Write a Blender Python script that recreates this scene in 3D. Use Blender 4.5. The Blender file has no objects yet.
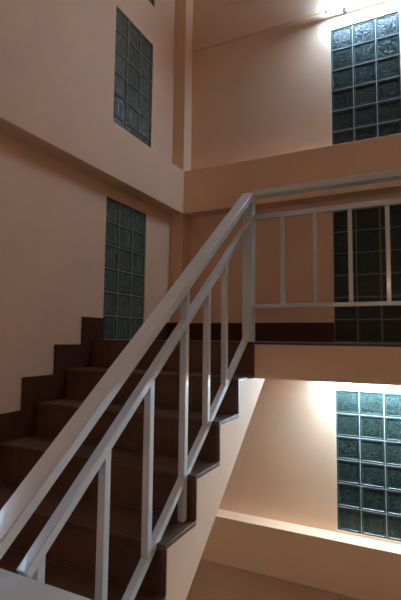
import bpy, bmesh, math
from mathutils import Vector, Matrix
C = bpy.context.scene.collection

# ------------------------------------------------------------------ camera
cam = bpy.data.objects.new('camera', bpy.data.cameras.new('camera')); C.objects.link(cam)
yaw, pit, rol = math.radians(26.4871), math.radians(4.8276), math.radians(.6505)
fw = Vector((-math.sin(yaw)*math.cos(pit), math.cos(yaw)*math.cos(pit), math.sin(pit)))
rt = Vector((math.cos(yaw), math.sin(yaw), 0)); up = rt.cross(fw)
r2 = rt*math.cos(rol) + up*math.sin(rol); u2 = -rt*math.sin(rol) + up*math.cos(rol)
M = Matrix.Identity(4)
for i in range(3):
    M[i][0], M[i][1], M[i][2] = r2[i], u2[i], -fw[i]
M.translation = (2.3368, -4.1483, .4732)
cam.matrix_world = M
cam.data.sensor_fit = 'VERTICAL'; cam.data.sensor_height = 36; cam.data.lens = 446.835/600*36
cam.data.clip_start = .02
bpy.context.scene.camera = cam

# ------------------------------------------------------------------ materials
def mat(name, col, rough=.6, bump=0, scale=40, var=0, spec=.5, coat=0, vscale=3):
    m = bpy.data.materials.new(name); m.use_nodes = True
    n, l = m.node_tree.nodes, m.node_tree.links
    b = n['Principled BSDF']
    b.inputs['Base Color'].default_value = (*col, 1)
    b.inputs['Roughness'].default_value = rough
    b.inputs['Specular IOR Level'].default_value = spec
    b.inputs['Coat Weight'].default_value = coat
    tc = n.new('ShaderNodeTexCoord')
    if var:
        t = n.new('ShaderNodeTexNoise'); t.inputs['Scale'].default_value = vscale; t.inputs['Detail'].default_value = 4
        l.new(tc.outputs['Object'], t.inputs['Vector'])
        r = n.new('ShaderNodeValToRGB')
        r.color_ramp.elements[0].position = .3; r.color_ramp.elements[1].position = .7
        r.color_ramp.elements[0].color = (*[c*(1-var) for c in col], 1)
        r.color_ramp.elements[1].color = (*[min(1, c*(1+var)) for c in col], 1)
        l.new(t.outputs['Fac'], r.inputs['Fac']); l.new(r.outputs['Color'], b.inputs['Base Color'])
    if bump:
        t = n.new('ShaderNodeTexNoise'); t.inputs['Scale'].default_value = scale; t.inputs['Detail'].default_value = 3
        l.new(tc.outputs['Object'], t.inputs['Vector'])
        bp = n.new('ShaderNodeBump'); bp.inputs['Strength'].default_value = bump; bp.inputs['Distance'].default_value = .004
        l.new(t.outputs['Fac'], bp.inputs['Height']); l.new(bp.outputs['Normal'], b.inputs['Normal'])
    return m

PLASTER = mat('salmon plaster', (.86, .585, .395), .75, .15, 25, .025, .3)
WHITE = mat('white gloss paint', (.69, .715, .70), .16, .12, 30, .03, .5, .3)
def tile_mat(name, col, rough):
    m = mat(name, col, rough, .1, 60, .2, .35, vscale=9)
    n, l = m.node_tree.nodes, m.node_tree.links
    b = n['Principled BSDF']; src = b.inputs['Base Color'].links[0].from_socket
    tc = n.new('ShaderNodeTexCoord'); sp = n.new('ShaderNodeSeparateXYZ'); l.new(tc.outputs['Object'], sp.inputs[0])
    md = n.new('ShaderNodeMath'); md.operation = 'MODULO'; md.inputs[1].default_value = .3; ad = n.new('ShaderNodeMath'); ad.inputs[1].default_value = .17; l.new(sp.outputs['X'], ad.inputs[0]); l.new(ad.outputs[0], md.inputs[0])
    lt = n.new('ShaderNodeMath'); lt.operation = 'LESS_THAN'; lt.inputs[1].default_value = .005; l.new(md.outputs[0], lt.inputs[0])
    mx = n.new('ShaderNodeMix'); mx.data_type = 'RGBA'; l.new(lt.outputs[0], mx.inputs[0])
    l.new(src, mx.inputs[6]); mx.inputs[7].default_value = (*[c*1.7 for c in col], 1)
    l.new(mx.outputs[2], b.inputs['Base Color'])
    return m
TILE = tile_mat('brown stair tile', (.12, .056, .031), .48)
NOSE = tile_mat('tread tile', (.12, .058, .033), .5)
SKIRT = mat('maroon skirting tile', (.085, .032, .02), .55, 0, 1, .1, .15)
MORTAR = mat('white mortar', (.36, .37, .35), .8, .2, 80)
METAL = mat('lamp metal', (.75, .75, .74), .4)
CAP = mat('lamp cap', (.1, .1, .11), .4)
FLOOR = mat('brown floor tile', (.07, .035, .025), .65, .1, 60, .15)

def glass_mat(name, lo, hi, scale, stretch=(1,1,1), spec=.32, bump=.5):
    m = mat(name, hi, .2, 0, spec=spec, coat=0)
    n, l = m.node_tree.nodes, m.node_tree.links
    b = n['Principled BSDF']
    tc = n.new('ShaderNodeTexCoord'); mp = n.new('ShaderNodeMapping'); mp.inputs['Scale'].default_value = stretch
    l.new(tc.outputs['Object'], mp.inputs['Vector'])
    w = n.new('ShaderNodeTexNoise'); w.inputs['Scale'].default_value = scale; w.inputs['Detail'].default_value = 2
    w.inputs['Distortion'].default_value = 2.0
    l.new(mp.outputs['Vector'], w.inputs['Vector'])
    bp = n.new('ShaderNodeBump'); bp.inputs['Strength'].default_value = bump; bp.inputs['Distance'].default_value = .012
    l.new(w.outputs['Fac'], bp.inputs['Height']); l.new(bp.outputs['Normal'], b.inputs['Normal'])
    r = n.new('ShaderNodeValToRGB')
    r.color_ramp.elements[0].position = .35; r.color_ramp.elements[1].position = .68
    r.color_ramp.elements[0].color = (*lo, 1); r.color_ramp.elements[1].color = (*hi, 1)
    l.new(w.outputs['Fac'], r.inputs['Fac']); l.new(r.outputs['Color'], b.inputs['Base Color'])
    return m
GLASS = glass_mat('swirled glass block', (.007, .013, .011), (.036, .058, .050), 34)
GLASS_RIM = mat('glass block rim', (.022, .04, .035), .3, 0, 1, 0, .4)
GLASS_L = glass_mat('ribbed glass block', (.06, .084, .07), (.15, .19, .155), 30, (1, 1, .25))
GLASS_L_RIM = mat('ribbed block rim', (.07, .1, .085), .14, 0, 1, 0, .5)

def emis(name, col, s):
    m = bpy.data.materials.new(name); m.use_nodes = True
    b = m.node_tree.nodes['Principled BSDF']
    b.inputs['Base Color'].default_value = (.9, .9, .9, 1)
    b.inputs['Emission Color'].default_value = (*col, 1); b.inputs['Emission Strength'].default_value = s
    return m

# ------------------------------------------------------------------ mesh helpers
def box(bm, x0, x1, y0, y1, z0, z1):
    vs = [bm.verts.new((x, y, z)) for x in (x0, x1) for y in (y0, y1) for z in (z0, z1)]
    for f in ((0,1,3,2), (4,6,7,5), (0,4,5,1), (2,3,7,6), (0,2,6,4), (1,5,7,3)):
        bm.faces.new([vs[i] for i in f])

def bar(bm, a, b, w, h, side=(1,0,0)):
    """rectangular bar from a to b; w along side, h across"""
    a, b = Vector(a), Vector(b); d = (b-a).normalized(); s = Vector(side).normalized(); u = s.cross(d).normalized()
    vs = []
    for p in (a, b):
        for i, j in ((-1,-1), (1,-1), (1,1), (-1,1)):
            vs.append(bm.verts.new(p + s*(i*w/2) + u*(j*h/2)))
    for f in ((0,1,2,3), (7,6,5,4), (0,4,5,1), (1,5,6,2), (2,6,7,3), (3,7,4,0)):
        bm.faces.new([vs[i] for i in f])

def prism_x(bm, pts, x0, x1):
    a = [bm.verts.new((x0, y, z)) for y, z in pts]; b = [bm.verts.new((x1, y, z)) for y, z in pts]
    bm.faces.new(a); bm.faces.new(b[::-1])
    for i in range(len(pts)):
        j = (i+1) % len(pts); bm.faces.new((a[j], a[i], b[i], b[j]))

def cyl_x(bm, x0, x1, y, z, r, n=20):
    ra = [bm.verts.new((x0, y+r*math.cos(2*math.pi*k/n), z+r*math.sin(2*math.pi*k/n))) for k in range(n)]
    rb = [bm.verts.new((x1, v.co.y, v.co.z)) for v in ra]
    for k in range(n):
        bm.faces.new((ra[k], ra[(k+1) % n], rb[(k+1) % n], rb[k]))
    bm.faces.new(ra[::-1]); bm.faces.new(rb)

def obj(name, bm, m, parent=None, bevel=0, kind=None):
    bmesh.ops.recalc_face_normals(bm, faces=bm.faces)
    me = bpy.data.meshes.new(name); bm.to_mesh(me); bm.free()
    me.materials.append(m)
    o = bpy.data.objects.new(name, me); C.objects.link(o)
    if parent:
        o.parent = parent; o.matrix_parent_inverse = Matrix.Translation(-parent.location)
    if bevel:
        md = o.modifiers.new('bevel', 'BEVEL'); md.width = bevel; md.segments = 3; md.limit_method = 'ANGLE'
        for p in me.polygons: p.use_smooth = True
        md.harden_normals = True
    if kind: o['kind'] = kind
    return o

def boxes(name, m, *bs, parent=None, bevel=0, kind=None):
    bm = bmesh.new()
    for b in bs: box(bm, *b)
    return obj(name, bm, m, parent, bevel, kind)

def tag(o, label, cat, group=None):
    o['label'] = label; o['category'] = cat
    if group: o['group'] = group
    return o

def empty(name, loc):
    o = bpy.data.objects.new(name, None); o.empty_display_size = .1; o.location = loc; C.objects.link(o); return o

def wall(name, axis, pos, thick, u0, u1, z0, z1, holes):
    """slab on plane axis=pos reaching thick outwards, with rectangular holes (u0,u1,z0,z1)"""
    us = sorted({u0, u1, *[h[0] for h in holes], *[h[1] for h in holes]})
    zs = sorted({z0, z1, *[h[2] for h in holes], *[h[3] for h in holes]})
    def solid(i, j):
        if not (0 <= i < len(us)-1 and 0 <= j < len(zs)-1): return False
        cu, cz = (us[i]+us[i+1])/2, (zs[j]+zs[j+1])/2
        return not any(h[0] < cu < h[1] and h[2] < cz < h[3] for h in holes)
    bm = bmesh.new()
    P = lambda u, z, d: bm.verts.new((d, u, z) if axis == 'x' else (u, d, z))
    q = pos + thick
    for i in range(len(us)-1):
        for j in range(len(zs)-1):
            if not solid(i, j): continue
            a, b, c, d = us[i], us[i+1], zs[j], zs[j+1]
            for dd in (pos, q):
                bm.faces.new((P(a,c,dd), P(b,c,dd), P(b,d,dd), P(a,d,dd)))
            for di, dj, e in ((-1,0,((a,c),(a,d))), (1,0,((b,c),(b,d))), (0,-1,((a,c),(b,c))), (0,1,((a,d),(b,d)))):
                if not solid(i+di, j+dj):
                    bm.faces.new((P(*e[0],pos), P(*e[1],pos), P(*e[1],q), P(*e[0],q)))
    bmesh.ops.remove_doubles(bm, verts=bm.verts, dist=1e-5)
    return obj(name, bm, PLASTER, kind='structure')

# ------------------------------------------------------------------ dimensions
ZF = .4483                 # landing floor
H, T, D = .2098, .2731, 1.3665
XS = 1.3457                # right side of the flight
FLR = ZF - 8*H             # main floor
STOREY = 3.396
ZBT, ZBB = 2.202, 1.7487   # floor beam
W, YB = 4.0, -7.2          # right wall, wall behind the camera
BW = (1.6204, 2.2204)
rects_b = [(*BW, 2.206, 3.4106), (*BW, .4493, 1.6497), (*BW, -1.177, .0228), (*BW, 1.6497-STOREY-1.2, 1.6497-STOREY)]
rects_l = [(-1.1807, -.5807, 2.206, 3.377+.004), (-1.2374, -.6374, .4493, 1.6464), (-1.17, -.57, 3.785, 4.985)]

wall('wall_left', 'x', 0, -.2, YB, 0, -4.6, 5.6, rects_l)
wall('wall_back', 'y', 0, .2, -.2, W+.2, -4.6, 5.6, rects_b)
wall('wall_right', 'x', W, .2, YB, 0, -4.6, 5.6, [])
wall('wall_front', 'y', YB, -.2, -.2, W+.2, -4.6, 5.6, [])
boxes('ceiling', PLASTER, (-.2, W+.2, YB-.2, .2, 5.6, 5.75), kind='structure')

# glass block windows: mortar grid, and the blocks as one child mesh
n_w = 0
def window(axis, r):
    global n_w
    n_w += 1
    u0, u1, z0, z1 = r; nu, nz = 3, 6
    j = .006
    mb, gb = bmesh.new(), bmesh.new()
    def bx(bm, a, b, c, d, p, q):
        if axis == 'x': box(bm, -q, -p, a, b, c, d)
        else: box(bm, a, b, p, q, c, d)
    su, sz = (u1-u0)/nu, (z1-z0)/nz
    for i in range(nu+1):
        w = j/2 if 0 < i < nu else j/2
        c = u0+su*i
        bx(mb, max(u0, c-w), min(u1, c+w), z0, z1, .009, .11)
    for k in range(nz+1):
        c = z0+sz*k
        bx(mb, u0, u1, max(z0, c-j/2), min(z1, c+j/2), .0092, .109)
    P = (lambda u, z, d: gb.verts.new((-d, u, z))) if axis == 'x' else (lambda u, z, d: gb.verts.new((u, d, z)))
    def ring(a, b, c, d, q): return [P(a, c, q), P(b, c, q), P(b, d, q), P(a, d, q)]
    for i in range(nu):
        for k in range(nz):
            a, b, c, d = u0+su*i+j/2, u0+su*(i+1)-j/2, z0+sz*k+j/2, z0+sz*(k+1)-j/2
            e, g = .004, .016
            R = [ring(a, b, c, d, .105), ring(a, b, c, d, .014), ring(a+e, b-e, c+e, d-e, .010), ring(a+g-.004, b-g+.004, c+g-.004, d-g+.004, .010),
                 ring(a+g, b-g, c+g, d-g, .015)]
            gb.faces.new(R[0])
            for q in range(4):
                for t in range(4):
                    gb.faces.new((R[q][t], R[q][(t+1) % 4], R[q+1][(t+1) % 4], R[q+1][t]))
            f = gb.faces.new(R[4]); f.tag = True
    idx = [f.tag for f in gb.faces]
    w = obj('window_%d' % n_w, mb, MORTAR, kind='structure')
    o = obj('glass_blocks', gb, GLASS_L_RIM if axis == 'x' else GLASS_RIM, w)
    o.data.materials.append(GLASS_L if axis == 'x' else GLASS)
    for p, t in zip(o.data.polygons, idx): p.material_index = 1 if t else 0
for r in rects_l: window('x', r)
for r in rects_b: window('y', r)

# beams and the corner column
boxes('column', PLASTER, (0, .136, -.165, 0, -4.6, 5.6), kind='structure')
boxes('beam_left', PLASTER, (0, .15, YB, -.165, ZBB, ZBT), bevel=.004, kind='structure')
boxes('beam_back', PLASTER, (.136, W, -.176, 0, ZBB, ZBT), bevel=.004, kind='structure')
boxes('beam_lower', PLASTER, (.136, W, -.176, 0, -1.612, -1.194), bevel=.004, kind='structure')
boxes('beam_upper', PLASTER, (.136, W, -.012, 0, 3.612, 4.0), bevel=.004, kind='structure')

# landing
lb = boxes('landing', PLASTER, (0, W, -D+.006, 0, .2153, ZF-.014), kind='structure')
boxes('floor_tiles', FLOOR, (0, W, -D, 0, ZF-.014, ZF), parent=lb, bevel=.003)
# main floor, the floor above it, and the landing below
fl = boxes('floor', FLOOR, (0, W, YB, -D-7*T, FLR-.02, FLR), kind='structure')
boxes('floor_slab', PLASTER, (0, W, YB, -D-7*T, FLR-.23, FLR-.02), kind='structure')
boxes('ceiling_lobby', PLASTER, (.15, W, YB, -D-7*T-.2, FLR+STOREY-.23, FLR+STOREY), kind='structure')
boxes('floor_lower', FLOOR, (0, W, YB, 0, ZF-STOREY-.2, ZF-STOREY), kind='structure')

# baseboards
bm = bmesh.new()
st = .012
y_sk, z_sk = -1.4922, .6236
topp = []
botp = []
prism_x(bm, [(-.6374, ZF), (-.177, ZF), (-.177, z_sk), (-.6374, z_sk)], 0, st)
topp.append((-1.2374, z_sk)); topp.append((y_sk, z_sk))
for i in range(1, 9):
    topp.append((y_sk-(i-1)*T, z_sk-i*H)); topp.append((y_sk-i*T if i < 8 else y_sk-7*T-.1, z_sk-i*H))
botp.append((-1.2374, ZF)); botp.append((-D-.002, ZF))
for i in range(8):
    botp.append((-D-i*T-.002, ZF-(i+1)*H))
    botp.append((-D-(i+1)*T-.002 if i < 7 else topp[-1][0], ZF-(i+1)*H))
prism_x(bm, topp + botp[::-1], 0, st)
obj('baseboard_left', bm, SKIRT, kind='structure')
boxes('baseboard_back', SKIRT, (.136+.012, BW[0], -.012, 0, ZF, z_sk), (.136, .148, -.177, 0, ZF, z_sk), (0, .136, -.177, -.165, ZF, z_sk),
      (BW[1], W, -.012, 0, ZF, z_sk), kind='structure')

# ------------------------------------------------------------------ staircase
tt, rt_ = .022, .012
body = [(-1.107, .2145), (-D+.0055, .2145), (-D+.0055, ZF-H-tt)]
for i in range(7):
    body.append((-D-(i+1)*T+rt_, ZF-(i+1)*H-tt))
    body.append((-D-(i+1)*T+rt_, ZF-(i+2)*H-(tt if i < 6 else 0)))
body += [(-D-7*T+.0, FLR), (-D-7*T, FLR-.23), (-D-7*T+.07, FLR-.23)]
bm = bmesh.new(); prism_x(bm, body, .002, XS-.004)
stair = obj('staircase', bm, PLASTER)
tag(stair, 'brown tiled stair flight with pale stepped side, climbing along the left wall to the landing', 'stairs')
for i in range(8):
    boxes('riser', TILE, (.002, XS, -D-i*T, -D-i*T+(rt_ if i else .0055), ZF-(i+1)*H, ZF-i*H-(tt if i else .014)), parent=stair)
for i in range(7):
    boxes('tread', NOSE, (.002, XS+.004, -D-(i+1)*T-.012, -D-i*T+.0, ZF-(i+1)*H-tt, ZF-(i+1)*H), parent=stair, bevel=.003)

# ------------------------------------------------------------------ railings
XR = 1.29; YR = -1.32
S = H/T
ang = math.atan(S); cs, sn = math.cos(ang), math.sin(ang)
def zl(y, z0, y0): return z0 + (y-y0)*S*1.02
# sloping railing
sr = empty('stair_railing', (XR, YR, ZF))
tag(sr, 'white metal railing sloping up beside the stair flight to the landing corner', 'railing')
def sl_bar(name, ya, yb, ztop, w, h, cap=True):
    """bar under the line ztop(y), h measured square to the slope"""
    bm = bmesh.new(); off = h/2/cs
    bar(bm, (XR, ya, ztop(ya)-off), (XR, yb, ztop(yb)-off), w, h)
    return obj(name, bm, WHITE, sr, bevel=.005)
top = lambda y: 1.471 + (y+1.329)*.7855
mid = lambda y: 1.245 + (y+1.372)*.797
bot = lambda y: .222 + (y+1.70)*.79 + .012
YE = -3.40
sl_bar('handrail', -1.325, YE, top, .08, .04)
sl_bar('middle_rail', -1.345, -3.17, mid, .04, .036)
sl_bar('bottom_rail', -1.345, -3.24, bot, .036, .034)
boxes('newel_post', WHITE, (XR-.035, XR+.035, YR-.035, YR+.035, ZF, 1.432), parent=sr, bevel=.004)
for yc in (-1.725, -1.965, -2.523, -2.81, -3.115):
    boxes('baluster', WHITE, (XR-.0165, XR+.0165, yc-.0165, yc+.0165, bot(yc)-.03, mid(yc)-.03), parent=sr, bevel=.003)
boxes('post', WHITE, (XR-.017, XR+.017, -2.217-.017, -2.217+.017, ZF-4*H, top(-2.217)-.04), parent=sr, bevel=.003)
boxes('post', WHITE, (XR-.035, XR+.035, YE-.02, YE+.05, FLR, top(YE)-.01), parent=sr, bevel=.004)
# landing railing
lr = empty('landing_railing', (2.6, YR, ZF))
tag(lr, 'white metal railing running level along the landing edge in front of dark glass blocks', 'railing')
boxes('handrail', WHITE, (XR+.035, W, YR-.04, YR+.04, 1.43, 1.471), parent=lr, bevel=.006)
boxes('upper_rail', WHITE, (XR+.035, W, YR-.018, YR+.018, 1.272, 1.306), parent=lr, bevel=.004)
boxes('lower_rail', WHITE, (XR+.035, W, YR-.018, YR+.018, .672, .698), parent=lr, bevel=.004)
for k in range(12):
    xc = 1.525+.213*k
    boxes('baluster', WHITE, (xc-.0125, xc+.0125, YR-.0125, YR+.0125, .69, 1.28), parent=lr, bevel=.003)
# guard rail of the main floor
gr = empty('floor_guard_railing', (2.6, -3.27, FLR))
tag(gr, 'broad white level rail in the lower left corner, crossing below the sloping railing', 'railing')
boxes('handrail', WHITE, (1.16, W, -3.34, -3.20, -.245, -.188), parent=gr, bevel=.006)
boxes('lower_rail', WHITE, (XR+.05, W, -3.29, -3.25, FLR+.1, FLR+.135), parent=gr, bevel=.004)
for xc in (1.95, 3.0, 3.9):
    boxes('post', WHITE, (xc-.03, xc+.03, -3.30, -3.24, FLR, -.24), parent=gr, bevel=.003)

# ------------------------------------------------------------------ lamps
def tube_light(loc, rot, s, label, col=(.68, 1.0, 1.42), wallgap=.069):
    """tube along local x, housing on local +y, origin at the tube's left end"""
    t = empty('tube_light', loc); t.rotation_euler = rot
    tag(t, label, 'lamp')
    L = 1.22
    def part(name, m, *bs, bevel=.003):
        bm = bmesh.new()
        for q in bs: box(bm, *q)
        o = obj(name, bm, m, None, bevel); o.parent = t
    part('housing', METAL, (0, L, .024, .042, -.012, .008))
    for xa in (.15, L-.19):
        part('bracket', METAL, (xa, xa+.03, .038, wallgap, -.006, .008))
    for xa in (.004, L-.024):
        part('end_cap', CAP, (xa, xa+.02, -.02, .032, -.017, .017))
    bm = bmesh.new(); cyl_x(bm, .024, L-.024, 0, 0, .0135)
    o = obj('tube', bm, emis('tube glow', col, s)); o.parent = t
UP, LO, LOB_FILL, FRO_FILL = 165, 290, 11, 40
P2 = math.pi/2
tube_light((1.59, -.125, 3.54), (0, 0, 0), UP, 'lit fluorescent tube above the top right glass block window', wallgap=.125)
tube_light((1.56, -.14, .150), (P2, 0, 0), LO, 'lit fluorescent tube under the landing, above the bottom right glass block window', (.69, 1.06, 1.42))
tube_light((.069, -4.36, 1.10), (0, 0, P2), LOB_FILL, 'unseen tube added on the left wall behind the stairs, for light and rail glints')  # added out of frame: lights the stairs and gives the handrail glints
tube_light((2.6, YB+.069, 1.45), (0, 0, math.pi), FRO_FILL, 'unseen warm fill tube added on the lobby wall to light surfaces facing it', (1.1, .82, .6))  # added unseen fill, warms the faces turned towards the lobby

w = bpy.data.worlds.new('night'); bpy.context.scene.world = w; w.use_nodes = True
w.node_tree.nodes['Background'].inputs['Color'].default_value = (.02, .03, .05, 1)
w.node_tree.nodes['Background'].inputs['Strength'].default_value = .2
vs = bpy.context.scene.view_settings
vs.view_transform = 'Standard'; vs.look = 'None'; vs.gamma = 1; vs.use_curve_mapping = False; vs.exposure = .2
